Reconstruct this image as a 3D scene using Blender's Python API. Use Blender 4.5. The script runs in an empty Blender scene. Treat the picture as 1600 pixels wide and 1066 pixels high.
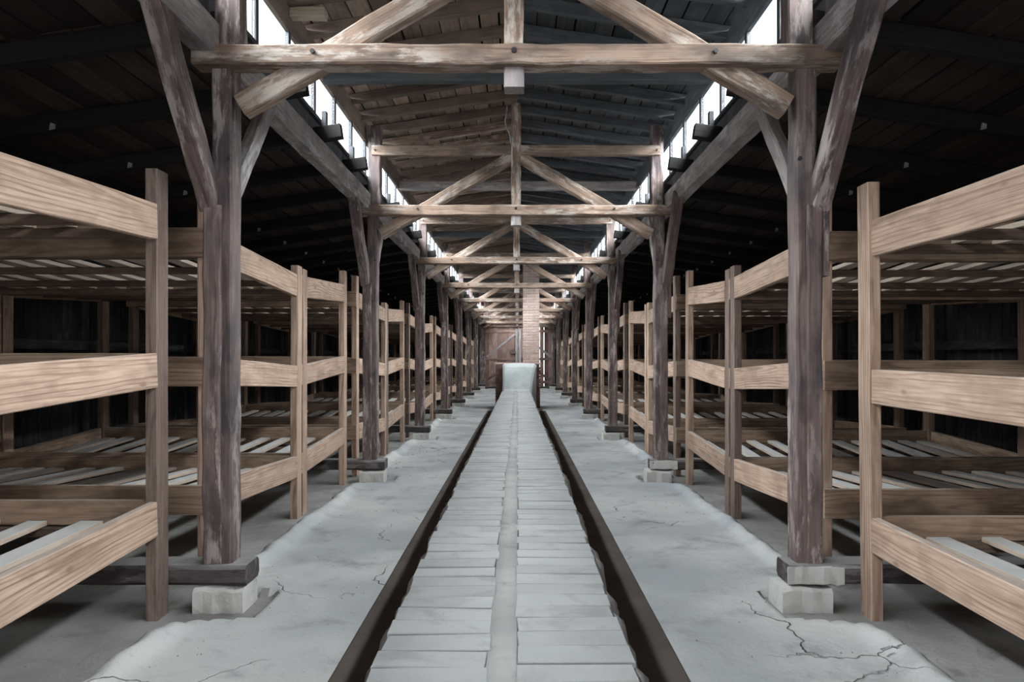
import bpy, math, random
import numpy as np
from mathutils import Matrix, Vector

R = random.Random(7)
SC = bpy.context.scene
COL = SC.collection

# ------------------------------------------------------------------ camera
H = 1.325                       # camera height; the hall runs along +Y
cd = bpy.data.cameras.new('camera')
cam = bpy.data.objects.new('camera', cd)
COL.objects.link(cam)
cam.location = (0, 0, H)
cam.rotation_euler = (math.pi / 2, 0, 0)
cd.sensor_width = 36
cd.lens = 36 * 1144 / 1600
cd.shift_x = -9 / 1600
cd.shift_y = 28 / 1600
cd.clip_start = 0.05
SC.camera = cam

# ------------------------------------------------------------------ light
W = bpy.data.worlds.new('world')
SC.world = W
W.use_nodes = True
bg = W.node_tree.nodes['Background']
bg.inputs[0].default_value = (0.93, 0.96, 1.0, 1)
bg.inputs[1].default_value = 4.5

SC.view_settings.view_transform = 'Standard'
SC.view_settings.look = 'None'
SC.view_settings.exposure = 0.25
SC.view_settings.gamma = 1
SC.view_settings.use_curve_mapping = False
SC.cycles.diffuse_bounces = 3


def area(name, loc, rot, sx, sy, power, col):
    l = bpy.data.lights.new(name, 'AREA')
    l.shape = 'RECTANGLE'
    l.size = sx
    l.size_y = sy
    l.energy = power
    l.color = col
    o = bpy.data.objects.new(name, l)
    o.location = loc
    o.rotation_euler = rot
    COL.objects.link(o)
    return o


# daylight falling steeply through the two long rows of clerestory windows
area('daylight_left', (-2.75, 14.6, 4.55), (0, -math.radians(47), 0), 1.1, 38, 7800, (0.965, 0.965, 1.0))
area('daylight_right', (2.75, 14.6, 4.55), (0, math.radians(47), 0), 1.1, 38, 7800, (0.975, 0.97, 1.0))
# daylight in the open doorway behind the camera
area('daylight_doorway', (0, -4.25, 1.5), (math.radians(90), 0, 0), 2.9, 2.5, 75, (1.0, 0.965, 0.93))

# ------------------------------------------------------------------ materials
def nodes(name):
    m = bpy.data.materials.new(name)
    m.use_nodes = True
    nt = m.node_tree
    for n in list(nt.nodes):
        nt.nodes.remove(n)
    out = nt.nodes.new('ShaderNodeOutputMaterial')
    b = nt.nodes.new('ShaderNodeBsdfPrincipled')
    nt.links.new(b.outputs[0], out.inputs[0])
    b.inputs['Specular IOR Level'].default_value = 0.25
    return m, nt, b


class N:
    """tiny node-graph writer"""
    def __init__(s, nt):
        s.nt = nt

    def n(s, t, **kw):
        x = s.nt.nodes.new(t)
        for k, v in kw.items():
            setattr(x, k, v)
        return x

    def put(s, sock, v):
        if hasattr(v, 'is_linked') or isinstance(v, bpy.types.NodeSocket):
            s.nt.links.new(v, sock)
        else:
            sock.default_value = v

    def math(s, op, a, b=0.0, c=0.0, clamp=False):
        x = s.n('ShaderNodeMath', operation=op, use_clamp=clamp)
        s.put(x.inputs[0], a); s.put(x.inputs[1], b); s.put(x.inputs[2], c)
        return x.outputs[0]

    def vmath(s, op, a, b=(0, 0, 0)):
        x = s.n('ShaderNodeVectorMath', operation=op)
        s.put(x.inputs[0], a); s.put(x.inputs[1], b)
        return x.outputs['Value'] if op == 'LENGTH' else x.outputs[0]

    def noise(s, v, scale, detail=3.0, rough=0.55, dist=0.0):
        x = s.n('ShaderNodeTexNoise')
        s.put(x.inputs['Vector'], v)
        x.inputs['Scale'].default_value = scale
        x.inputs['Detail'].default_value = detail
        x.inputs['Roughness'].default_value = rough
        x.inputs['Distortion'].default_value = dist
        return x.outputs['Fac']

    def ramp(s, f, lo, hi, a=0.0, b=1.0):
        x = s.n('ShaderNodeMapRange', clamp=True)
        x.interpolation_type = 'SMOOTHSTEP'
        s.put(x.inputs[0], f)
        for i, v in enumerate((lo, hi, a, b)):
            x.inputs[i + 1].default_value = v
        return x.outputs[0]

    def mix(s, f, a, b, mode='MIX'):
        x = s.n('ShaderNodeMix', data_type='RGBA', blend_type=mode)
        s.put(x.inputs[0], f)
        for sock, v in ((x.inputs[6], a), (x.inputs[7], b)):
            if isinstance(v, tuple) and len(v) == 3:
                v = v + (1,)
            s.put(sock, v)
        return x.outputs[2]

    def bump(s, h, strength, dist=0.01):
        x = s.n('ShaderNodeBump')
        x.inputs['Strength'].default_value = strength
        x.inputs['Distance'].default_value = dist
        s.put(x.inputs['Height'], h)
        return x.outputs[0]


def wood(name, light, dark, grain=0.6, freq=90, stain=0.5, stain_col=None, flake=0.0, flake_col=(.4, .37, .36),
         dust=0.0, dust_col=(.42, .42, .42), var=0.3, rough=0.8, bump=0.35):
    m, nt, b = nodes(name)
    g = N(nt)
    oi = g.n('ShaderNodeObjectInfo').outputs['Random']
    tc = g.n('ShaderNodeTexCoord').outputs['Object']
    off = g.n('ShaderNodeCombineXYZ')
    g.put(off.inputs[0], g.math('MULTIPLY', oi, 37.0))
    g.put(off.inputs[1], g.math('MULTIPLY', oi, 11.3))
    g.put(off.inputs[2], g.math('MULTIPLY', oi, 5.9))
    P = g.vmath('ADD', tc, off.outputs[0])
    warp = g.noise(g.vmath('MULTIPLY', P, (0.55, 3.2, 3.2)), 1.0, 3.0, 0.5)
    cen = g.n('ShaderNodeCombineXYZ')
    g.put(cen.inputs[1], g.math('SUBTRACT', g.math('MULTIPLY', oi, 0.14), 0.07))
    g.put(cen.inputs[2], g.math('SUBTRACT', g.math('MULTIPLY', g.math('FRACT', g.math('MULTIPLY', oi, 7.31)), 0.12), 0.1))
    q = g.vmath('MULTIPLY', g.vmath('ADD', tc, cen.outputs[0]), (0.035, 1, 1))
    r = g.vmath('LENGTH', q)
    r = g.math('ADD', r, g.math('MULTIPLY', warp, 0.16))
    ring = g.math('SINE', g.math('MULTIPLY', r, freq * 2 * math.pi * 0.6))
    ring = g.math('MULTIPLY', g.ramp(ring, 0.1, 1.0), g.ramp(g.noise(g.vmath('MULTIPLY', P, (.9, 9, 9)), 1.0, 2.0), .3, .65, .25, 1.0))
    fine = g.noise(g.vmath('MULTIPLY', P, (2.2, 90, 90)), 1.0, 2.0, 0.6)
    gr = g.math('ADD', g.math('MULTIPLY', ring, 0.6), g.math('MULTIPLY', g.ramp(fine, 0.35, 0.7), 0.5), clamp=True)
    # knots
    vk = g.n('ShaderNodeTexVoronoi', feature='F1')
    g.put(vk.inputs['Vector'], g.vmath('MULTIPLY', P, (3.0, 7.0, 7.0)))
    vk.inputs['Scale'].default_value = 1.0
    knot = g.ramp(vk.outputs['Distance'], 0.05, 0.16, 1.0, 0.0)
    gr = g.math('MAXIMUM', gr, g.math('MULTIPLY', knot, 0.9))
    col = g.mix(g.math('MULTIPLY', gr, grain), light, dark)
    st = g.noise(g.vmath('MULTIPLY', P, (1.4, 4, 4)), 1.6, 4.0, 0.6)
    sc = stain_col or tuple(c * 0.45 for c in dark)
    col = g.mix(g.math('MULTIPLY', g.ramp(st, 0.42, 0.72), stain), col, sc)
    bl = g.noise(g.vmath('MULTIPLY', P, (5.0, 9, 9)), 1.0, 2.0, 0.5)
    col = g.mix(g.math('MULTIPLY', g.ramp(bl, .52, .7), stain * .6), col, dark)
    if flake > 0:
        f1 = g.noise(g.vmath('MULTIPLY', P, (3.5, 14, 14)), 1.0, 6.0, 0.7)
        f2 = g.noise(g.vmath('MULTIPLY', P, (0.7, 2, 2)), 1.3, 2.0, 0.5)
        fl = g.math('MULTIPLY', g.ramp(f1, 0.48, 0.60), g.ramp(f2, 0.36, 0.6))
        col = g.mix(g.math('MULTIPLY', fl, flake), col, flake_col)
    # board-to-board difference
    v = g.math('ADD', g.math('MULTIPLY', g.math('FRACT', g.math('MULTIPLY', oi, 3.77)), var), 1.0 - var * 0.5)
    vv = g.n('ShaderNodeCombineXYZ')
    for i in range(3):
        g.put(vv.inputs[i], v)
    col = g.mix(1.0, col, vv.outputs[0], 'MULTIPLY')
    if dust > 0:
        nz = g.n('ShaderNodeSeparateXYZ')
        g.put(nz.inputs[0], g.n('ShaderNodeNewGeometry').outputs['True Normal'])
        d = g.math('MULTIPLY', g.ramp(nz.outputs[2], 0.6, 0.9), dust)
        dn = g.noise(tc, 9.0, 4.0, 0.6)
        d = g.math('MULTIPLY', d, g.ramp(dn, 0.2, 0.6, 0.6, 1.0))
        col = g.mix(d, col, dust_col)
    g.put(b.inputs['Base Color'], col)
    b.inputs['Roughness'].default_value = rough
    hgt = g.math('SUBTRACT', g.math('MULTIPLY', st, 0.5), g.math('MULTIPLY', gr, 0.5))
    g.put(b.inputs['Normal'], g.bump(hgt, bump, 0.006))
    return m


def mineral(name, c1, c2, c3, scale=3.0, cracks=0.0, rough=0.92, bump=0.4, var=0.0, speck=0.3, world=False):
    m, nt, b = nodes(name)
    g = N(nt)
    oi = g.n('ShaderNodeObjectInfo').outputs['Random']
    tc = g.n('ShaderNodeTexCoord').outputs['Object']
    if not world:
        off = g.n('ShaderNodeCombineXYZ')
        g.put(off.inputs[0], g.math('MULTIPLY', oi, 31.0))
        g.put(off.inputs[1], g.math('MULTIPLY', oi, 17.0))
        tc = g.vmath('ADD', tc, off.outputs[0])
    n1 = g.noise(tc, scale, 6.0, 0.62, 0.4)
    n2 = g.noise(tc, scale * 0.35, 3.0, 0.5)
    n3 = g.noise(tc, scale * 14, 4.0, 0.7)
    col = g.mix(g.ramp(n2, 0.38, 0.62), c1, c2)
    col = g.mix(g.math('MULTIPLY', g.ramp(n1, 0.5, 0.75), 0.8), col, c3)
    dk = tuple(c * 0.45 for c in c3)
    col = g.mix(g.math('MULTIPLY', g.ramp(n3, 0.60, 0.75), speck), col, dk)
    hh = g.math('ADD', n1, g.math('MULTIPLY', n3, 0.25))
    if cracks > 0:
        vo = g.n('ShaderNodeTexVoronoi', feature='DISTANCE_TO_EDGE')
        wv = g.vmath('ADD', tc, g.vmath('MULTIPLY', g.n_noise_col(tc) if hasattr(g, 'n_noise_col') else tc, (0, 0, 0)))
        nn = g.n('ShaderNodeTexNoise')
        g.put(nn.inputs['Vector'], tc)
        nn.inputs['Scale'].default_value = 2.2
        nn.inputs['Detail'].default_value = 5
        wv = g.vmath('ADD', tc, g.vmath('MULTIPLY', nn.outputs['Color'], (0.9, 0.9, 0)))
        g.put(vo.inputs['Vector'], wv)
        vo.inputs['Scale'].default_value = 0.75
        ck = g.ramp(vo.outputs['Distance'], 0.0, 0.006, 1.0, 0.0)
        ck = g.math('MULTIPLY', ck, g.ramp(g.noise(tc, 0.9, 2.0), 0.47, 0.6))
        col = g.mix(g.math('MULTIPLY', ck, cracks), col, (.09, .085, .08))
        hh = g.math('SUBTRACT', hh, ck)
    if var > 0:
        v = g.math('ADD', g.math('MULTIPLY', oi, var), 1 - var / 2)
        vv = g.n('ShaderNodeCombineXYZ')
        for i in range(3):
            g.put(vv.inputs[i], v)
        col = g.mix(1.0, col, vv.outputs[0], 'MULTIPLY')
    g.put(b.inputs['Base Color'], col)
    b.inputs['Roughness'].default_value = rough
    b.inputs['Specular IOR Level'].default_value = 0.15
    g.put(b.inputs['Normal'], g.bump(hh, bump, 0.02))
    return m


M = {}
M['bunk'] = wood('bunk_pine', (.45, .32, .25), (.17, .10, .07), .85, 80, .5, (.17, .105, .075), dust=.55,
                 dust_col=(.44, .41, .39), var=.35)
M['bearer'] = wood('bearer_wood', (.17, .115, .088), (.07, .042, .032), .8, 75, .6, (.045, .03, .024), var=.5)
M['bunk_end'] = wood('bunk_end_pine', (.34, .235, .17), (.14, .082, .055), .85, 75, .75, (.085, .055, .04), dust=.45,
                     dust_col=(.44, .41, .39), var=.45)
M['bunk_dark'] = wood('bunk_pine_aged', (.18, .125, .105), (.06, .037, .031), .8, 95, .4, (.09, .06, .05), dust=.4,
                      flake=.2, flake_col=(.32, .27, .24), var=.3)
M['slat'] = wood('slat_board', (.46, .37, .31), (.26, .19, .15), .5, 80, .2, (.2, .15, .12), dust=.92,
                 dust_col=(.54, .54, .545), var=.35)
M['post'] = wood('old_post_timber', (.15, .108, .10), (.05, .034, .034), .8, 60, .8, (.035, .032, .04), flake=.75,
                 flake_col=(.36, .31, .30), dust=.3, var=.25, bump=.55)
M['tie'] = wood('old_tie_timber', (.32, .225, .175), (.11, .068, .05), .8, 60, .8, (.075, .06, .055), flake=.75,
                flake_col=(.52, .46, .42), dust=.3, var=.25, bump=.5)
M['plate'] = wood('grey_plate_timber', (.34, .295, .29), (.14, .115, .115), .6, 60, .6, (.10, .09, .10), flake=.8,
                  flake_col=(.52, .50, .51), var=.25, bump=.5)
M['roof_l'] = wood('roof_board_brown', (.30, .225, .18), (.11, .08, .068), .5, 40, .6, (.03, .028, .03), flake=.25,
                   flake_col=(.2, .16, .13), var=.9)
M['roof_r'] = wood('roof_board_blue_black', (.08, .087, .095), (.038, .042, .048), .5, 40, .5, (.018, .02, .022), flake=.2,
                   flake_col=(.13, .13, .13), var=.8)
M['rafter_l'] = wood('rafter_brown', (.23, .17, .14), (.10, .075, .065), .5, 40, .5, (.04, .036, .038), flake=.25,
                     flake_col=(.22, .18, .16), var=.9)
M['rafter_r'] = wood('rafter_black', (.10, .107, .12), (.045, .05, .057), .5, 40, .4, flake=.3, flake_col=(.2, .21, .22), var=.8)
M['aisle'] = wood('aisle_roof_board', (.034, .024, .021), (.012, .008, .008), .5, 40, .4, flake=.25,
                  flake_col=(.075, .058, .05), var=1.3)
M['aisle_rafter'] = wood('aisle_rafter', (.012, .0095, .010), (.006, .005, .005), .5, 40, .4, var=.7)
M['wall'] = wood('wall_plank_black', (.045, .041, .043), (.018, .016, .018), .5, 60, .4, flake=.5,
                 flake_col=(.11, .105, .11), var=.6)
M['gable'] = wood('gable_plank', (.24, .155, .135), (.12, .075, .065), .6, 50, .5, (.05, .03, .03), flake=.4,
                  flake_col=(.36, .27, .25), var=1.0)
M['frame'] = wood('window_frame_wood', (.075, .075, .085), (.04, .04, .045), .5, 50, .4, var=.3)
M['blockwood'] = wood('pale_block_wood', (.42, .36, .28), (.26, .2, .15), .5, 50, .2, var=.1)
M['sill'] = wood('black_sill_timber', (.06, .05, .05), (.025, .02, .02), .6, 45, .4, flake=.35,
                 flake_col=(.26, .24, .24), dust=.7, dust_col=(.33, .32, .32), var=.2, bump=.6)
M['concrete'] = mineral('floor_concrete', (.33, .34, .355), (.46, .46, .46), (.20, .205, .22), 2.4, cracks=.55, bump=.8,
                        speck=.4, world=True)
M['dirt'] = mineral('floor_dirt', (.20, .19, .185), (.27, .26, .255), (.12, .11, .105), 4.0, bump=.8, speck=.7, world=True)
M['flue_shade'] = mineral('flue_shade_brown', (.075, .06, .054), (.095, .078, .07), (.055, .044, .04), 5.0, bump=.4, speck=.1,
                       world=True)  # dark brown stands in for the flue's shadow on the floor
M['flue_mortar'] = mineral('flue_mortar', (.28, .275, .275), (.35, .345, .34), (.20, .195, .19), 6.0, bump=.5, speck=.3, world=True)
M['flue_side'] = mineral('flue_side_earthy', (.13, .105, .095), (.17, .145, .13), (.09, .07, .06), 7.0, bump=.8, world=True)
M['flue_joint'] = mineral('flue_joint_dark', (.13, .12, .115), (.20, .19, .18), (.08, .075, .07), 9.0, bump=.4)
M['flue_brick'] = mineral('flue_limed_brick', (.325, .325, .335), (.37, .37, .375), (.255, .25, .25), 5.0, bump=.6, var=.05,
                          speck=.2)
M['hump'] = mineral('limed_plaster', (.38, .405, .41), (.44, .46, .465), (.31, .335, .34), 5.0, bump=.3, speck=.1)
M['brick'] = mineral('chimney_brick', (.40, .27, .235), (.46, .35, .32), (.31, .21, .18), 12.0, bump=.4, var=.3, speck=.1)
M['dark_brick'] = mineral('firebox_brick', (.15, .08, .07), (.20, .12, .10), (.10, .06, .05), 12.0, bump=.4, var=.5)
M['mortar'] = mineral('pale_mortar', (.54, .50, .475), (.60, .56, .53), (.44, .41, .385), 10.0, bump=.4, speck=.1)
M['dark_mortar'] = mineral('sooty_mortar', (.16, .12, .11), (.2, .16, .15), (.11, .09, .08), 10.0, bump=.4)
M['footing'] = mineral('footing_concrete', (.42, .41, .395), (.50, .49, .475), (.34, .325, .31), 8.0, bump=.6, speck=.25, var=.1)
M['felt'] = mineral('roof_felt', (.012, .011, .011), (.012, .011, .011), (.01, .01, .01), 5.0)


def plain(name, col, rough=.5, metal=0.0):
    m, nt, b = nodes(name)
    g = N(nt)
    tc = g.n('ShaderNodeTexCoord').outputs['Object']
    c = g.mix(g.ramp(g.noise(tc, 30, 3), .4, .7), col, tuple(x * .6 for x in col))
    g.put(b.inputs['Base Color'], c)
    b.inputs['Roughness'].default_value = rough
    b.inputs['Metallic'].default_value = metal
    return m


M['iron'] = plain('dark_iron', (.05, .045, .045), .55, .4)
M['tin'] = plain('pale_tin', (.30, .29, .29), .5)
M['cable'] = plain('grey_conduit', (.42, .43, .44), .5)
M['hole'] = plain('peg_black', (.012, .01, .01), .9)

gm = bpy.data.materials.new('window_glass')
gm.use_nodes = True
nt = gm.node_tree
for n in list(nt.nodes):
    nt.nodes.remove(n)
o_ = nt.nodes.new('ShaderNodeOutputMaterial'); mx = nt.nodes.new('ShaderNodeMixShader')
tr = nt.nodes.new('ShaderNodeBsdfTransparent'); gl = nt.nodes.new('ShaderNodeBsdfGlossy')
tr.inputs[0].default_value = (.93, .97, .96, 1); gl.inputs['Roughness'].default_value = .05
mx.inputs[0].default_value = .06
nt.links.new(tr.outputs[0], mx.inputs[1]); nt.links.new(gl.outputs[0], mx.inputs[2]); nt.links.new(mx.outputs[0], o_.inputs[0])
M['glass'] = gm

# ------------------------------------------------------------------ object helpers
WM = {}          # world matrix of every object made here


def link(o, parent, world):
    COL.objects.link(o)
    WM[o.name] = world
    if parent is not None:
        o.parent = parent
        o.matrix_basis = WM[parent.name].inverted() @ world
    else:
        o.matrix_basis = world
    return o


def empty(name, loc, label=None, cat=None, group=None, kind=None):
    o = bpy.data.objects.new(name, None)
    o.empty_display_size = .1
    link(o, None, Matrix.Translation(Vector(loc)))
    tag(o, label, cat, group, kind)
    return o


def tag(o, label=None, cat=None, group=None, kind=None):
    if label: o['label'] = label
    if cat: o['category'] = cat
    if group: o['group'] = group
    if kind: o['kind'] = kind
    return o


CACHE = {}


def prism_mesh(L, w, h, ch, seg, jit, seed, name):
    key = (round(L, 3), round(w, 4), round(h, 4), ch, seg, jit, seed)
    if key in CACHE:
        return CACHE[key]
    rr = random.Random(str(key))
    a, b = w / 2, h / 2
    sec = [(-a + ch, -b), (a - ch, -b), (a, -b + ch), (a, b - ch), (a - ch, b), (-a + ch, b), (-a, b - ch), (-a, -b + ch)]
    vs, fs = [], []
    for i in range(seg + 1):
        x = -L / 2 + L * i / seg
        dy, dz = (rr.uniform(-jit, jit), rr.uniform(-jit, jit)) if 0 < i < seg else (0, 0)
        for (y, z) in sec:
            vs.append((x, y + dy + rr.uniform(-jit, jit) * .6, z + dz + rr.uniform(-jit, jit) * .6))
    for i in range(seg):
        for k in range(8):
            p, q = i * 8 + k, i * 8 + (k + 1) % 8
            fs.append((p, p + 8, q + 8, q))
    fs.append(tuple(range(8)))
    fs.append(tuple(range(seg * 8 + 7, seg * 8 - 1, -1)))
    me = bpy.data.meshes.new(name)
    me.from_pydata(vs, [], fs)
    me.update()
    CACHE[key] = me
    return me


def timber(name, p0, p1, w, h, mat, parent=None, ch=.004, seg=1, jit=0.0, seed=0, up=(0, 0, 1), label=None):
    """Beam from p0 to p1 (centre line). h is measured along `up`, w across it."""
    p0, p1 = Vector(p0), Vector(p1)
    X = (p1 - p0)
    L = X.length
    X.normalize()
    U = Vector(up)
    Y = U.cross(X).normalized()
    Z = X.cross(Y).normalized()
    me = prism_mesh(L, w, h, ch, seg, jit, (seed, mat), name)
    if not me.materials:
        me.materials.append(M[mat])
    o = bpy.data.objects.new(name, me)
    m = Matrix((X, Y, Z)).transposed().to_4x4()
    m.translation = (p0 + p1) / 2
    link(o, parent, m)
    if label: o['label'] = label
    return o


def box(name, x0, x1, y0, y1, z0, z1, mat, parent=None, ch=.004, seg=1, jit=0.0, seed=0, label=None, axis=None):
    """Axis-aligned block; its grain follows its longest side."""
    d = (abs(x1 - x0), abs(y1 - y0), abs(z1 - z0))
    if axis is None:
        axis = d.index(max(d))
    c = ((x0 + x1) / 2, (y0 + y1) / 2, (z0 + z1) / 2)
    e = [0, 0, 0]
    e[axis] = d[axis] / 2
    a = (c[0] - e[0], c[1] - e[1], c[2] - e[2])
    b = (c[0] + e[0], c[1] + e[1], c[2] + e[2])
    if axis == 2:
        return timber(name, a, b, d[0], d[1], mat, parent, ch, seg, jit, seed, up=(0, 1, 0), label=label)
    if axis == 0:
        return timber(name, a, b, d[1], d[2], mat, parent, ch, seg, jit, seed, label=label)
    return timber(name, a, b, d[0], d[2], mat, parent, ch, seg, jit, seed, label=label)


def mesh_obj(name, vs, fs, mat, parent=None, smooth=False, loc=(0, 0, 0)):
    me = bpy.data.meshes.new(name)
    me.from_pydata(vs, [], fs)
    me.materials.append(M[mat])
    if smooth:
        me.polygons.foreach_set('use_smooth', [True] * len(me.polygons))
    me.update()
    o = bpy.data.objects.new(name, me)
    return link(o, parent, Matrix.Translation(Vector(loc)))


def tube(name, pts, r, mat, parent=None, n=8):
    vs, fs = [], []
    for i, p in enumerate(pts):
        p = Vector(p)
        d = (Vector(pts[min(i + 1, len(pts) - 1)]) - Vector(pts[max(i - 1, 0)])).normalized()
        a = d.cross(Vector((0, 1, 0.01))).normalized()
        b = d.cross(a).normalized()
        for k in range(n):
            t = 2 * math.pi * k / n
            vs.append(tuple(p + a * r * math.cos(t) + b * r * math.sin(t)))
    for i in range(len(pts) - 1):
        for k in range(n):
            q = (k + 1) % n
            fs.append((i * n + k, i * n + q, (i + 1) * n + q, (i + 1) * n + k))
    fs.append(tuple(range(n)))
    fs.append(tuple(range((len(pts) - 1) * n + n - 1, (len(pts) - 1) * n - 1, -1)))
    return mesh_obj(name, vs, fs, mat, parent, smooth=True)


def disc(name, c, r, t, mat, parent):
    """short cylinder facing the camera (axis Y)"""
    k = ('disc', r, t, mat)
    if k not in CACHE:
        n = 10
        vs = [(r * math.cos(6.2832 * i / n), s * t / 2, r * math.sin(6.2832 * i / n)) for s in (-1, 1) for i in range(n)]
        fs = [(i, (i + 1) % n, n + (i + 1) % n, n + i) for i in range(n)] + [tuple(range(n - 1, -1, -1)), tuple(range(n, 2 * n))]
        me = bpy.data.meshes.new(name)
        me.from_pydata(vs, [], fs)
        me.materials.append(M[mat])
        me.update()
        CACHE[k] = me
    o = bpy.data.objects.new(name, CACHE[k])
    return link(o, parent, Matrix.Translation(Vector(c)))


# ------------------------------------------------------------------ layout numbers
BAY = 4.12
FY = [4.0 + BAY * i for i in range(8)]            # fronts of the eight timber frames
Y0, Y1 = -4.12, 33.12                             # inside faces of the two end walls
WX = 4.75                                         # side walls
CX = -0.02                                        # centre line of the hall
ORD = ['nearest', 'second', 'third', 'fourth', 'fifth', 'sixth', 'seventh', 'eighth', 'ninth', 'tenth', 'eleventh',
       'twelfth', 'thirteenth', 'fourteenth', 'fifteenth', 'sixteenth', 'seventeenth']


def zc(x): return 4.29 - .15 * abs(x)             # underside of the clerestory roof boards
def za(x): return 3.29 - .15 * (abs(x) - 1.75)    # underside of the aisle roof boards


# ------------------------------------------------------------------ floor
def smooth_noise(x, y, seed=0):
    s = np.zeros_like(x)
    r = np.random.RandomState(seed)
    for f, a in ((0.7, .5), (1.7, .3), (3.9, .2), (8.3, .12), (17., .07)):
        for _ in range(3):
            th, ph = r.uniform(0, 6.28), r.uniform(0, 6.28)
            s += a / 2 * np.sin(f * (x * math.cos(th) + y * math.sin(th)) + ph + 1.3 * np.sin(f * .61 * (y * math.cos(th) - x * math.sin(th)) + ph * 2))
    return s


floor = empty('floor', (0, 0, 0), 'pale grey worn concrete floor with raised kerbs and painted shade strips by the flue', None, None, 'structure')
ys = np.concatenate([np.arange(Y0, 1.5, .15), np.arange(1.5, 9, .035), np.arange(9, 17, .08), np.arange(17, Y1 + .15, .15)])
xs_half = np.concatenate([np.arange(.44, 1.3, .06), np.arange(1.3, 2.02, .022), np.arange(2.02, WX + .1, .12)])


def edge_x(y, s):
    e = 1.79 + .03 * smooth_noise(y * 1.3, y * 0 + s * 3.1, 5) + .025 * np.maximum(0, 3 - y)
    for f in FY:
        d = np.clip(1 - np.abs(y - (f - .02)) / .34, 0, 1)
        e = e - .42 * np.clip(d * 2.6, 0, 1)
    return e


SHADE_END = 18.7
for s in (-1, 1):
    ci = .78 if s < 0 else .71
    X, Y = np.meshgrid(xs_half, ys)
    nrm = smooth_noise(X * s * 2, Y * 2, 11)
    E = edge_x(Y, s) + .018 * smooth_noise(X * 9, Y * 14, 2)
    t = np.clip((E - X) / .02, 0, 1)
    kerb = np.exp(-((X - (E - .085)) / .06) ** 2) * .05 * (1 + .5 * smooth_noise(X, Y * 2.0, 4))
    near_f = np.min([np.abs(Y - f) for f in FY], axis=0)
    kerb *= np.clip((near_f - .25) / .3, 0, 1)
    slab = .008 * nrm + .0025 * smooth_noise(X * 9, Y * 9, 31) + kerb
    dirt = -.045 + .012 * smooth_noise(X * 3, Y * 3, 8) + .006 * smooth_noise(X * 14, Y * 14, 9)
    Z = slab * t + dirt * (1 - t)
    shade_mask = (X < ci) & (Y < SHADE_END)
    nx, ny = len(xs_half), len(ys)
    vs = np.stack([X * s, Y, Z], -1).reshape(-1, 3)
    idx = np.arange(nx * ny).reshape(ny, nx)
    a, b, c, d = idx[:-1, :-1], idx[:-1, 1:], idx[1:, 1:], idx[1:, :-1]
    quads = np.stack([a, b, c, d] if s > 0 else [a, d, c, b], -1).reshape(-1, 4)
    ctr = vs[quads].mean(1)
    tq = ((edge_x(ctr[:, 1], s) - np.abs(ctr[:, 0])) > 0)
    cq = (np.abs(ctr[:, 0]) < ci) & (ctr[:, 1] < SHADE_END)
    ax = np.abs(vs[:, 0])
    # the outer edge of the painted shade strip is snapped straight
    k = int(np.argmin(np.abs(xs_half - ci)))
    col = idx[:, k]
    vs[col, 0] = s * ci
    cq = (np.arange(len(quads)) % (nx - 1) < k) & (ctr[:, 1] < SHADE_END)
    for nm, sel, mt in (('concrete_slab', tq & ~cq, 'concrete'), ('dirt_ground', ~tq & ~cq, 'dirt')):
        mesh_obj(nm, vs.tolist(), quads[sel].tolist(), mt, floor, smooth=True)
    # flue's cast shadow put into colour: sunk dark strip with outer and end walls
    yy = list(np.arange(Y0, SHADE_END + .01, .4))
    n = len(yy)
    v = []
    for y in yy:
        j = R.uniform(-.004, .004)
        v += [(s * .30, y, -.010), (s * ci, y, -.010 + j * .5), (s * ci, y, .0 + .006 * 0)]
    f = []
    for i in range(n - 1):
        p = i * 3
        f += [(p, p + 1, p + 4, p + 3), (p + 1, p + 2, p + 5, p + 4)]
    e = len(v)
    v += [(s * .30, SHADE_END + .1, -.1), (s * ci, SHADE_END + .1, -.1), (s * ci, SHADE_END + .1, .004), (s * .30, SHADE_END + .1, .004)]
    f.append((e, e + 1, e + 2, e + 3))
    mesh_obj('flue_shade_strip', v, f, 'flue_shade', floor)
box('subfloor', -5, 5, Y0 - .3, Y1 + .3, -.3, -.12, 'dirt', floor)

# crumbs of mortar and grit lying along the kerbs
gv, gf = [], []
for q in range(500):
    s = R.choice((-1, 1))
    y = 2.2 + 9 * R.random() ** 1.5
    x = s * R.choice((1.45 + R.random() * .35, .8 + R.random() * 1.0, 1.66 + R.random() * .14))
    r = R.choice((.003, .004, .005, .006, .009))
    if abs(x) > 1.38 and min(abs(y - fy_) for fy_ in FY) < .4: continue
    z0 = .0 if abs(x) < 1.72 else -.045
    b0 = len(gv)
    gv += [(x + r * R.uniform(.7, 1.4) * math.cos(a) , y + r * R.uniform(.7, 1.4) * math.sin(a), z0 - .004) for a in (0, 1.57, 3.14, 4.71)]
    gv.append((x, y, z0 + r * .45 + .003))
    gf += [(b0 + i, b0 + (i + 1) % 4, b0 + 4) for i in range(4)]
gr_ = mesh_obj('grit', gv, gf, 'dirt')
tag(gr_, 'crumbs of pale grit scattered on the floor along the kerbs', 'debris', None, 'stuff')

# ------------------------------------------------------------------ roof
def slab_roof(name, pts, y0, y1, mat, parent, th=.05):
    v = []
    for y in (y0, y1):
        v += [(x, y, z) for x, z in pts] + [(x, y, z + th) for x, z in reversed(pts)]
    n = len(pts) * 2
    f = [(i, (i + 1) % n, n + (i + 1) % n, n + i) for i in range(n)]
    f += [tuple(range(n - 1, -1, -1)), tuple(range(n, 2 * n))]
    return mesh_obj(name, v, f, mat, parent)


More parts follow.
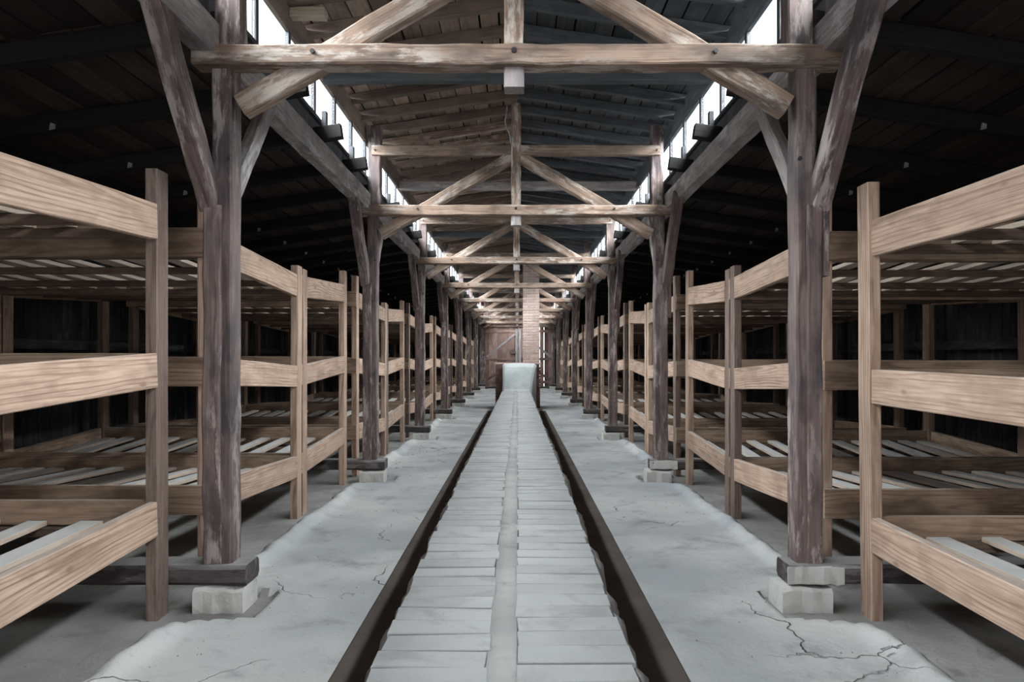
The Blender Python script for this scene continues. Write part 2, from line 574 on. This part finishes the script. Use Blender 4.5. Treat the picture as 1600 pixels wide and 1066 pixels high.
for s, side in ((-1, 'left'), (1, 'right')):
    up = empty('ceiling', (0, 0, 4), 'plank ceiling under the raised middle roof, %s slope' % side, None, None, 'structure')
    slab_roof('roof_deck', [(s * 0.0, zc(0) + .03), (s * 1.84, zc(1.84) + .03)], Y0, Y1 + .3, 'felt', up)
    nb = 11
    wd = 1.84 / nb
    for b in range(9):
        for i in range(nb):
            x0 = .004 + i * wd
            x1 = x0 + wd - R.choice((.006, .006, .010, .016))
            dz = R.uniform(-.004, .004)
            ya = Y0 + b * BAY + R.uniform(-.0, .0) + (.0 if i % 2 else 1.03)
            yb = min(ya + BAY - .004, Y1)
            if i % 2 == 0 and b == 0:
                box('roof_board', s * x0, s * x1, Y0, ya - .004, zc((x0 + x1) / 2) - .0, zc((x0 + x1) / 2) + .02, 'roof_' + side[0], up)
            xm = (x0 + x1) / 2
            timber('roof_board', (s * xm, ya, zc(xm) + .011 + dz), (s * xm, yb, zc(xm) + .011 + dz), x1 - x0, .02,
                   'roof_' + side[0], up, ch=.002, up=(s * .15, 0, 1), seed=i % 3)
    # rafters, eight to a bay
    n = int(9 * 8)
    for i in range(n + 1):
        y = Y0 + .3 + i * BAY / 8
        if y > Y1 - .05: break
        w = R.choice((.07, .075, .085))
        drop = R.uniform(.085, .115)
        mt = 'rafter_' + side[0]
        if s < 0 and i % 8 in (1, 2) and R.random() < .7: mt = 'tie'
        x0, x1 = .0, 1.83
        timber('rafter', (s * x0, y, zc(x0) - drop / 2), (s * x1, y + R.uniform(-.02, .02), zc(x1) - drop / 2 + R.uniform(-.01, .01)),
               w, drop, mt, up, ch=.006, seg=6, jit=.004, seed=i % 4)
        # short packing blocks and offcuts beside some rafter feet
        if R.random() < .7:
            q = R.uniform(.18, .5)
            timber('packing_block', (s * (1.72 - q), y + .09, zc(1.72 - q) - .022), (s * 1.72, y + .09, zc(1.72) - .022),
                   .06, .04, R.choice(('roof_' + side[0], 'rafter_' + side[0], 'plate')), up, seed=i % 3)

    lo = empty('ceiling', (s * 3.2, 0, 3), 'dark plank ceiling of the %s aisle sloping to the side wall' % side, None, None, 'structure')
    slab_roof('roof_deck', [(s * 1.80, za(1.80) + .03), (s * 4.95, za(4.95) + .03)], Y0, Y1 + .3, 'felt', lo)
    nb = 17
    wd = 3.05 / nb
    for b in range(9):
        for i in range(nb):
            x0 = 1.80 + i * wd
            x1 = x0 + wd - R.choice((.006, .009, .014))
            xm = (x0 + x1) / 2
            dz = R.uniform(-.005, .005)
            ya = Y0 + b * BAY
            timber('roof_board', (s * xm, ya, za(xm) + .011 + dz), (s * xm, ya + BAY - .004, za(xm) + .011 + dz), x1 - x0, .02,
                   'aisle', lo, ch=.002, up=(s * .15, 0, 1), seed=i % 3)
    i = 0
    y = Y0 + .06
    while y < Y1 - .1:
        xr = 1.66 if i % 4 == 0 else 1.50
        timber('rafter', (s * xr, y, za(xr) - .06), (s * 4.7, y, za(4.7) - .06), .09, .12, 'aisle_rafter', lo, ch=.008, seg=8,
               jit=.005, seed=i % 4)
        if y > 3 and i % 1 == 0:
            x = 3.28
            K = .62
            vv = [(-.03, -.006, -.035), (.03, -.006, -.02), (.035, -.006, .03), (-.015, -.006, .045),
                  (-.03, .006, -.035), (.03, .006, -.02), (.035, .006, .03), (-.015, .006, .045)]
            mesh_obj('metal_bracket', [(a * K, b, c * K) for a, b, c in vv],
                     [(0, 1, 2, 3), (7, 6, 5, 4), (0, 4, 5, 1), (1, 5, 6, 2), (2, 6, 7, 3), (3, 7, 4, 0)], 'tin', lo,
                     loc=(s * x, y - .052, za(x) - .10))
        i += 1
        y += BAY / 4

# ------------------------------------------------------------------ walls
for s, side in ((-1, 'left'), (1, 'right')):
    wall = empty('wall_' + side, (s * WX, 0, 0), 'black vertical plank wall behind the %s bunks' % side, None, None, 'structure')
    box('outer_boarding', s * (WX + .03), s * (WX + .09), Y0 - .2, Y1 + .2, -.1, 2.95, 'felt', wall)
    y = Y0
    i = 0
    while y < Y1:
        w = R.uniform(.17, .22)
        dx = R.uniform(-.004, .004)
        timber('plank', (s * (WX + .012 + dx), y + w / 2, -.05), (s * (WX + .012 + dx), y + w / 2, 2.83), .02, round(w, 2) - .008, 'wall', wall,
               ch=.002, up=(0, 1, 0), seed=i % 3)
        y += round(w, 2)
        i += 1
    for k in range(int((Y1 - Y0) / (BAY / 2)) + 1):
        yy = FY[0] + .07 + (k - 4) * BAY / 2
        if Y0 < yy < Y1:
            box('stud', s * (WX - .11), s * (WX - .005), yy - .05, yy + .05, -.04, 2.74, 'wall', wall, seed=k % 3)
    box('wall_plate', s * (WX - .12), s * (WX - .0), Y0, Y1, 2.70, 2.80, 'wall', wall, seg=20, jit=.004)
    box('girt', s * (WX - .10), s * (WX - .0), Y0, Y1, 1.42, 1.52, 'wall', wall, seg=20, jit=.004)

    # clerestory wall: one glazed window strip per bay
    for k in range(9):
        ya = FY[0] + .07 + (k - 2) * BAY + 0
        ya = Y0 + .0 + k * BAY
        yb = ya + BAY
        win = empty('window_%d' % (k + 1 + (9 if s > 0 else 0)), (s * 1.72, ya, 3.3),
                    '%s glazed strip of clerestory windows on the %s side' % (ORD[max(k - 1, 0)] if k else 'hindmost', side), None, None, 'structure')
        box('head', s * 1.705, s * 1.745, ya, yb, 3.775, 3.99, 'rafter_' + side[0], win, seg=6, jit=.002)
        box('window_sill', s * 1.705, s * 1.76, ya, yb, 3.37, 3.405, 'frame', win, seg=4, jit=.002)
        np_ = 6
        pitch = BAY / np_
        for j in range(np_):
            y = ya + j * pitch
            box('mullion', s * 1.708, s * 1.742, y - .028, y + .028, 3.405, 3.775, 'frame', win)
            box('pane', s * 1.722, s * 1.726, y + .028, y + pitch - .028, 3.405, 3.775, 'glass', win, ch=.0005)
        nbd = 21
        for j in range(nbd):
            y = ya + j * BAY / nbd
            box('plank', s * 1.735, s * 1.755, y + .003, y + BAY / nbd - .003, 3.19, 3.37, 'frame', win, ch=.002, axis=2, seed=j % 3)
        for j in range(1, 4):
            y = ya + .06 + j * BAY / 4
            box('prop', s * 1.625, s * 1.665, y - .03, y + .03, 3.30, 3.43, 'frame', win, seed=j)

# end wall with the double door (visible at the far end)
endw = empty('wall_far', (0, Y1, 0), 'brown vertical plank gable wall at the far end', None, None, 'structure')
DX0, DX1, DZ = -1.52, 1.60, 2.74


def roof_z(x):
    return zc(x) if abs(x) < 1.76 else za(x)


x = -WX
i = 0
while x < WX:
    w = .19
    xm = x + w / 2
    top = min(roof_z(x), roof_z(x + w)) - .0
    bot = DZ + .1 if DX0 - .02 < xm < DX1 + .02 else -.05
    box('plank', x + .003, x + w - .003, Y1, Y1 + .022, bot, round(top, 2), 'gable' if abs(xm) < 1.8 else 'wall', endw, ch=.002, seed=i % 3)
    x += w
    i += 1
for (xa, xb, za_, zb_) in ((-WX - .1, DX0 - .06, -.05, 3.2), (DX1 + .06, WX + .1, -.05, 3.2), (DX0 - .06, DX1 + .06, DZ + .06, 4.35)):
    box('outer_boarding', xa, xb, Y1 + .05, Y1 + .09, za_, zb_, 'felt', endw)
box('lintel', DX0 - .3, DX1 + .3, Y1 - .12, Y1 - .002, DZ + .02, DZ + .2, 'gable', endw, seg=5, jit=.003)
box('sill_beam', -WX, WX, Y1 - .14, Y1 - .002, -.02, .08, 'sill', endw, seg=8, jit=.004)
for s in (-1, 1):
    box('door_post', (DX0 if s < 0 else DX1) - .06, (DX0 if s < 0 else DX1) + .06, Y1 - .1, Y1 - .004, .08, DZ + .02, 'post', endw)

for n, (xa, xb, dirn) in enumerate(((DX0 + .02, .04, 1), (.042, DX1 - .02, -1))):
    dr = empty('door_%d' % (n + 1), (xa, Y1, 0), ('left' if n == 0 else 'right') + ' leaf of the braced plank stable door at the far end', None, None, 'structure')
    nb = 8
    wd = (xb - xa) / nb
    for i in range(nb):
        gap = .0 if n == 0 else (.013 if i in (4, 5) else .001)
        box('plank', xa + i * wd, xa + (i + 1) * wd - gap, Y1 + .0, Y1 + .025, .06, DZ + .04, 'gable', dr, ch=.002, seed=i % 3)
    for nm, z0, z1 in (('top_rail', DZ - .22, DZ - .10), ('middle_rail', 1.27, 1.37), ('bottom_rail', .22, .34)):
        box(nm, xa + .02, xb - .02, Y1 - .035, Y1 - .002, z0, z1, 'gable', dr)
    a, b = (xa + .1, xb - .15) if dirn > 0 else (xb - .1, xa + .15)
    timber('diagonal_brace', (a, Y1 - .02, 1.42), (b, Y1 - .02, DZ - .28), .03, .10, 'plate', dr)
    timber('diagonal_brace', (a, Y1 - .02, .36), (b, Y1 - .02, 1.24), .03, .10, 'gable', dr)
    xe = xb - .1 if n == 0 else xa + .04
    box('stile', xe - .05, xe + .07, Y1 - .06, Y1 - .036, .15, DZ - .05, 'plate', dr)
    if n == 0:
        box('lock_box', -.32, -.12, Y1 - .08, Y1 - .036, 1.55, 1.75, 'post', dr)

# rear wall with the open doorway, behind the camera
rear = empty('wall_rear', (0, Y0, 0), 'dark plank wall with an open doorway behind the viewer', None, None, 'structure')
x = -WX
i = 0
while x < WX:
    w = .19
    xm = x + w / 2
    top = min(roof_z(x), roof_z(x + w))
    bot = 2.75 if abs(xm) < 1.5 else -.05
    box('plank', x + .003, x + w - .003, Y0 - .03, Y0 - .005, bot, round(top, 2), 'wall', rear, ch=.002, seed=i % 3)
    x += w
    i += 1
for (xa, xb, za_, zb_) in ((-WX - .1, -1.5, -.05, 3.2), (1.5, WX + .1, -.05, 3.2), (-1.5, 1.5, 2.75, 4.35), (-1.5, -1.45, 0, 2.8), (1.45, 1.5, 0, 2.8)):
    box('outer_boarding', xa, xb, Y0 - .09, Y0 - .04, za_, zb_, 'felt', rear)

# ------------------------------------------------------------------ timber frames
for k, fy in enumerate(FY):
    far = k >= 4
    lab = ('%s timber roof frame from the camera, spanning the aisle on two posts' % ORD[k]) if k else \
        'nearest timber roof frame, its tie beam crossing the top of the picture'
    if k == 7: lab = 'last timber roof frame, standing against the far plank wall'
    fr = empty('roof_truss', (CX, fy, 0), lab, 'truss', 'timber roof frames along the hall')
    sg = 2 if far else 8
    jt = 0.002 if far else .004
    for s in (-1, 1):
        c = CX * (1 if s > 0 else 1)
        xi, xo = (1.545, 1.655)
        px = lambda v: s * v + c
        post = box('post', px(xi), px(xo), fy, fy + .145, .205, 3.0, 'post', fr, ch=.010, seg=14 if not far else 3, jit=jt, seed=k * 2 + (s > 0))
        box('upper_post', px(1.505), px(1.64), fy + .01, fy + .14, 3.0, 3.92, 'post', fr, ch=.008, seg=sg, jit=jt, seed=k)
        box('outer_post', px(1.60), px(1.70 if s < 0 else 1.685), fy - .012, fy + .12, .207, 2.165, 'post', fr, ch=.008, seg=10 if not far else 2, jit=jt, seed=k + 20)
        if s > 0:
            box('cleat', px(1.685), px(1.725), fy + .0, fy + .10, 1.78, 2.165, 'post', fr, ch=.005, seg=3, jit=.002)
        # knee braces under the plate, one each way along the hall
        timber('knee_brace', (px(1.675), fy + .05, 2.165 + .0), (px(1.675), fy - .60, 3.03), .10, .12, 'post', fr, ch=.008, seg=sg, jit=jt, seed=k,
               up=(1, 0, 0) if False else (0, 1, 1))
        timber('knee_brace', (px(1.62), fy + .14, 2.22), (px(1.66), fy + .92, 3.03), .08, .11, 'plate', fr, ch=.008, seg=sg, jit=jt, seed=k + 5,
               up=(0, -1, 1))
        # strut from post to king post
        timber('strut', (px(1.505), fy + .045, 2.715), (px(.05), fy + .045, 3.575), .10, .125, 'tie', fr, ch=.010, seg=sg, jit=jt, seed=k + (s > 0) * 3)
        box('upper_tie', px(.045), px(1.60), fy - .01, fy + .07, 3.585, 3.695, 'tie', fr, ch=.007, seg=sg, jit=jt, seed=k + (s > 0))
        # sill under the post, running out below the bunks
        box('sill', s * 1.47 + (.0), s * 4.6, fy - .05, fy + .16, .10, .207, 'sill', fr, ch=.02, seg=12 if not far else 3, jit=.005, seed=k)
        if not far:
            for zz in (2.03, 1.68):
                disc('peg', (px(1.61), fy - .002, zz), .009, .012, 'hole', fr)
            disc('peg', (px(1.56), fy - .003, 2.42), .012, .012, 'iron', fr)
            disc('bolt', (px(1.08), fy - .076, 2.975), .013, .02, 'iron', fr)
            disc('bolt', (px(1.56), fy - .016, 3.64), .011, .02, 'iron', fr)
    box('tie_beam', -1.755, 1.755, fy - .07, fy + .07, 2.912, 3.022, 'tie', fr, ch=.009, seg=24 if not far else 4, jit=jt, seed=k)
    box('king_post', CX - .053, CX + .053, fy - .02, fy + .09, 2.93, 4.16, 'tie', fr, ch=.008, seg=8 if not far else 2, jit=jt, seed=k)
    box('king_post_foot', CX - .055, CX + .055, fy - .022, fy + .092, 2.805, 2.929, 'plate', fr, ch=.008, seed=k)
    if k < 2:
        box('mortar_patch', 1.455, 1.76, fy - .060, fy - .049, .108, .203, 'footing', fr, ch=.004, seg=8, jit=.006, axis=0, label='cream mortar patch on the front of the right sill')
    if not far:
        disc('bolt', (CX, fy - .076, 2.98), .015, .02, 'iron', fr)

    # concrete footing blocks below the sills
    for s, side in ((-1, 'left'), (1, 'right')):
        xa, xb, zb = (1.475, 1.745, .090) if s < 0 else (1.42, 1.69, .090)
        t_ = box('footing_block', s * xa, s * xb, fy - .075, fy + .15, -.08, zb, 'footing', None, ch=.018, seg=5, jit=.008, seed=k * 2 + (s > 0), axis=0)
        tag(t_, 'pale concrete footing block under the %s post of the %s roof frame' % (side, ORD[k] if k else 'nearest'), 'footing',
            'footing blocks under the posts')

# plates carrying the aisle roofs and mid-bay cross beams
for s, side in ((-1, 'left'), (1, 'right')):
    pl = empty('roof_plate', (s * 1.70, 0, 3), 'long grey timber plate running below the %s windows' % side, 'beam')
    for k in range(9):
        ya = Y0 + .08 + k * BAY
        box('timber_length', s * 1.635, s * 1.765, ya, min(ya + BAY - .003, Y1 - .005), 3.01 - .03, 3.165, 'plate', pl, ch=.01, seg=14 if k < 5 else 4, jit=.004, seed=k)
for k in range(8):
    y = FY[0] + .07 + (k - .5) * BAY + (.28 if k else .28)
    o = box('cross_beam', -1.71, 1.71, y, y + .11, 3.765, 3.885, 'roof_r' if k % 2 else 'plate', None, ch=.01, seg=10, jit=.003, seed=k)
    tag(o, ('grey cross beam high under the roof between the %s' % ('camera and the nearest frame' if k == 0 else '%s and %s roof frames' % (ORD[k - 1], ORD[k]))),
        'beam', 'cross beams between the frames')

# pale offcut block and conduit near the first bays
o = box('timber_block', -1.70, -1.44, 5.45, 5.55, 3.88, 3.95, 'blockwood', None, ch=.008, seg=3, jit=.004)
tag(o, 'short pale unpainted timber block under the roof, upper left', 'block')
cb = tube('conduit', [(-.115, 8.15, 4.28), (-.115, 8.14, 4.18), (-.122, 8.13, 4.08), (-.142, 8.13, 3.98), (-.13, 8.13, 3.90), (-.095, 8.13, 3.84), (-.080, 8.13, 3.78), (-.080, 8.13, 3.71)], .008, 'cable')
tag(cb, 'thin pale conduit hanging beside the second king post', 'cable')

# ------------------------------------------------------------------ bunks
LV = [(.565, .185), (1.34, .18), (2.12, .188)]


def bunk(side, y0, y1, da, db, ta, tb, label, idx, near_boards=True, lo=False):
    """side -1/1; y0 near end, y1 far end; da/db how much the boards sit lower at each end; ta/tb post tops"""
    s = side
    a = 1.88 if s < 0 else 1.845
    D = 2.68
    b = empty('bunk_bed', (s * (a + D / 2), (y0 + y1) / 2, 0), label, 'bunk', '%s row of three-tier bunks' % ('left' if s < 0 else 'right'))
    rr = random.Random(idx * 10 + s)
    side_drop = -.03 if s > 0 else 0
    X = lambda u: s * (a + u)
    py = .125
    sgp = 1 if lo else 4
    for (ya, zt) in ((y0, ta), (y1 - py, tb)):
        for u in (0, D - .065):
            m = 'bunk_dark' if rr.random() < .33 else 'bunk'
            if idx == 0 and s < 0 and u == 0: m = 'bunk_dark'
            lean = rr.uniform(-.008, .008)
            if idx == 0 and s > 0: lean = -.02
            yy = ya + py / 2
            timber('post', (X(u + .0325) + (0), yy, -.05), (X(u + .0325) + lean, yy, zt), .062, py, m, b, ch=.004, seg=sgp, jit=.0015 if not lo else 0,
                   up=(0, 1, 0), seed=rr.randint(0, 3))
    for li, (zt, h) in enumerate(LV):
        na, nb = zt - da + side_drop, zt - db + side_drop
        # long side rails between the posts, aisle and wall side
        for u in (.0, D - .045):
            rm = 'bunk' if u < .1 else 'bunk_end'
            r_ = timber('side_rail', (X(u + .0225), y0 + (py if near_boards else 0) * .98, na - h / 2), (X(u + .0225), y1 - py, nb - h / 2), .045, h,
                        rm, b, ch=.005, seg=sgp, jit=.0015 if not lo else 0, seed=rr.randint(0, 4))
        # end boards
        hn = .178
        timber('end_board', (X(.002), y0 - .018, na - hn / 2), (X(D), y0 - .018, na - hn / 2 + rr.uniform(-.01, .01)), .036, hn, 'bunk_end', b, ch=.004, seed=rr.randint(0, 3))
        timber('end_board', (X(.066), y1 - .075, nb - .065), (X(D - .066), y1 - .075, nb - .065), .036, .13, 'bunk_end', b, ch=.004, seed=rr.randint(0, 3))
        # bearers under the slats
        zs = .108 + rr.uniform(-.006, .006)
        L = y1 - y0
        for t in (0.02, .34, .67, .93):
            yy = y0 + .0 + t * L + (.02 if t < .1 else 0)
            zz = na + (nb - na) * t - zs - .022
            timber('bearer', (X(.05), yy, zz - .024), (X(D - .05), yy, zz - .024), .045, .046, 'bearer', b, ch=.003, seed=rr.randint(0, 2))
        u = .09 + rr.uniform(0, .05)
        while u < D - .15:
            w = rr.choice((.095, .10, .115, .12))
            sk = rr.uniform(-.035, .035)
            ya, yb = y0 + .024, y1 - .1 - rr.choice((0, 0, .02))
            z1_, z2_ = na - zs - .008, nb - zs - .008 + rr.choice((0, 0, .006))
            u1 = min(max(u + w / 2 + sk, .11), D - .12)
            u2 = min(max(u + w / 2 - sk, .11), D - .12)
            timber('slat', (X(u1), ya, z1_), (X(u2), yb, z2_), w, .026, 'slat', b, ch=.002, seed=rr.randint(0, 2))
            u += w + rr.uniform(.105, .15)
    return b


for s, side in ((-1, 'left'), (1, 'right')):
    n = 0
    bunk(s, 2.10, FY[0] - .055, .06, -.015 if s < 0 else .04, 2.15, 2.32 if s < 0 else 2.25,
         'nearest three-tier wooden bunk on the %s, cut off by the picture edge' % side, 0)
    n = 1
    for k in range(7):
        y = FY[k]
        lo = k >= 3
        z = R.uniform(-.015, .015)
        bunk(s, y + .44, y + 2.37, .0 + z, .07 + z, 2.30, 2.125, '%s three-tier wooden bunk along the %s row, just behind the %s post' % (ORD[n], side, ORD[k]), n, lo=lo)
        n += 1
        z = R.uniform(-.015, .015)
        bunk(s, y + 2.41, y + BAY - .055, .075 + z, -.0 + z, 2.115, 2.285, '%s three-tier wooden bunk along the %s row, just in front of the %s post' % (ORD[n], side, ORD[k + 1]), n, lo=lo)
        n += 1

# ------------------------------------------------------------------ flue, firebox, chimney
def fz(y): return .395 + .10 * max(0, min(1, (y - 3) / 16))


flue = empty('brick_flue', (-.04, 9, 0), 'long low limewashed brick heating flue running down the middle of the hall', 'flue')
ysf = list(np.arange(-3.0, 1.9, .25)) + list(np.arange(1.9, 10, .05)) + list(np.arange(10, 19.16, .15))
v, f = [], []
rn = random.Random(3)
ja = jb = 0
for y in ysf:
    ja = ja * .6 + rn.uniform(-.012, .012)
    jb = jb * .6 + rn.uniform(-.013, .013)
    z = fz(y) - .018
    taper = 1 - .10 * max(0, min(1, (y - 6) / 13))
    L_, R_ = -.47 * taper + ja, .385 * taper + jb
    v += [(L_ - .01, y, -.12), (L_ - .015 + rn.uniform(-.004, .004), y, z - .10), (L_ - .004, y, z - .035), (L_ + .035, y, z - .002 + rn.uniform(-.003, .003)),
          (-.10, y, z), (-.095, y, z + .014 + rn.uniform(-.002, .002)), (-.005, y, z + .014 + rn.uniform(-.002, .002)), (0, y, z),
          (R_ - .035, y, z - .002 + rn.uniform(-.003, .003)), (R_ + .004, y, z - .035), (R_ + .012 + rn.uniform(-.006, .006), y, z - .10), (R_ + .01, y, -.12)]
n = 12
for i in range(len(ysf) - 1):
    for k in range(n - 1):
        f.append((i * n + k, i * n + k + 1, (i + 1) * n + k + 1, (i + 1) * n + k))
f.append(tuple(range(n - 1, -1, -1)))
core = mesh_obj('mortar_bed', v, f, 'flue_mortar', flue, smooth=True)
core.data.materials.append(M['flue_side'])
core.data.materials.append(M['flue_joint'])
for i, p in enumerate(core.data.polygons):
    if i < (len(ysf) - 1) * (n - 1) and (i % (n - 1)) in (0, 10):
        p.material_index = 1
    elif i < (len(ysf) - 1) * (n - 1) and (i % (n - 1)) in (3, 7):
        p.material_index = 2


def brick_mesh(seed, lx, ly, lz, mat, jit=.003, ch=.006):
    key = ('brick', seed, lx, ly, lz, mat)
    if key in CACHE: return CACHE[key]
    rr = random.Random(str(key))
    vs = []
    a, b, c = lx / 2, ly / 2, lz / 2
    for (sx, sy) in ((-1, -1), (1, -1), (1, 1), (-1, 1)):
        jx, jy = rr.uniform(-jit, jit), rr.uniform(-jit, jit)
        vs.append((sx * a + jx, sy * b + jy, -c))
        vs.append((sx * a + jx, sy * b + jy, c - ch))
        vs.append((sx * (a - ch) + jx, sy * (b - ch) + jy, c + rr.uniform(-jit, jit) * .4))
    fs = []
    for i in range(4):
        j = (i + 1) % 4
        fs += [(i * 3, j * 3, j * 3 + 1, i * 3 + 1), (i * 3 + 1, j * 3 + 1, j * 3 + 2, i * 3 + 2)]
    fs += [(2, 5, 8, 11), (9, 6, 3, 0)]
    me = bpy.data.meshes.new('brick')
    me.from_pydata(vs, [], fs)
    me.materials.append(M[mat])
    me.update()
    CACHE[key] = me
    return me


y = 1.75
while y < 19.0:
    taper = 1 - .10 * max(0, min(1, (y - 6) / 13))
    for (xa, xb, o) in ((-.445, -.095, 0), (-.005, .355, 1)):
        w = xb - xa
        me = brick_mesh(rn.randint(0, 11), round(w * taper, 2), .123, .05, 'flue_brick', .0045, .003)
        ob = bpy.data.objects.new('brick', me)
        th = rn.uniform(-.02, .02)
        m = Matrix.Translation(Vector(((xa + xb) / 2 * taper + rn.uniform(-.008, .008), y + rn.uniform(-.006, .006) + o * .03, fz(y) - .026 + rn.uniform(-.0015, .0015)))) @ Matrix.Rotation(th * .5, 4, 'Z') @ Matrix.Rotation(rn.uniform(-.012, .012), 4, 'Y')
        link(ob, flue, m)
    y += .132
# raised limewashed end of the flue
pr = [(19.10, .40, .37, .47), (19.17, .395, .37, .53), (19.30, .38, .40, .80), (19.45, .385, .46, 1.10), (19.55, .40, .50, 1.19), (19.62, .41, .50, 1.20), (19.66, .41, .50, 1.15)]
v, f = [], []
for (y, l, r, z) in pr:
    v += [(-l, y, -.05), (-l, y, z - .05), (-l + .04, y, z), (-l * .3, y, z + .008), (r * .4, y, z + .008), (r - .05, y, z), (r, y, z - .05), (r, y, -.05)]
for i in range(len(pr) - 1):
    for k in range(7):
        f.append((i * 8 + k, i * 8 + k + 1, (i + 1) * 8 + k + 1, (i + 1) * 8 + k))
f.append(tuple(range(7, -1, -1)))
mesh_obj('rising_end', v, f, 'hump', flue)['label'] = 'smooth white limewashed slope at the far end of the flue'


def bricks_face(parent, x0, x1, y0, y1, z0, z1, mat, mortar, bl=.235, bh=.062, jt=.012, seed=0):
    rr = random.Random(seed)
    box('mortar_core', x0 + .012, x1 - .012, y0 + .012, y1 - .012, z0, z1, mortar, parent, ch=.002)
    z = z0
    c = 0
    while z + bh <= z1 + .001:
        off = 0 if c % 2 else -(bl + jt) / 2
        # front and back
        for yf in (y0,):
            x = x0 + off
            while x < x1 - .02:
                a, b = max(x, x0), min(x + bl, x1)
                if b - a > .04:
                    box('brick', a, b, yf, yf + .08, z, z + bh, mat, parent, ch=.005, jit=.0015, seed=rr.randint(0, 3), axis=0)
                x += bl + jt
        for (xa, xb) in ((x0 - .001, x0 + .06), (x1 - .06, x1 + .001)):
            y = y0 + .09 + (0 if c % 2 else -.0)
            while y < y1 - .03:
                b = min(y + bl, y1)
                box('brick', xa, xb, y, b, z, z + bh, mat, parent, ch=.005, jit=.0015, seed=rr.randint(0, 3), axis=1)
                y += bl + jt
        z += bh + jt
        c += 1


fb = empty('firebox', (-.02, 20.1, 0), 'low dark brick firebox below the chimney at the end of the flue', 'stove')
bricks_face(fb, -.60, .60, 19.685, 20.5, -.02, 1.17, 'dark_brick', 'dark_mortar', bh=.064, seed=4)
box('cap_slab', -.62, .62, 19.67, 20.52, 1.172, 1.22, 'brick', fb, ch=.01, seg=4, jit=.003)
chm = empty('chimney', (.36, 20.1, 1.22), 'square pale pink brick chimney rising through the roof', 'chimney')
bricks_face(chm, .14, .585, 19.80, 20.24, 1.222, 4.18, 'brick', 'mortar', bl=.235, bh=.060, jt=.014, seed=9)
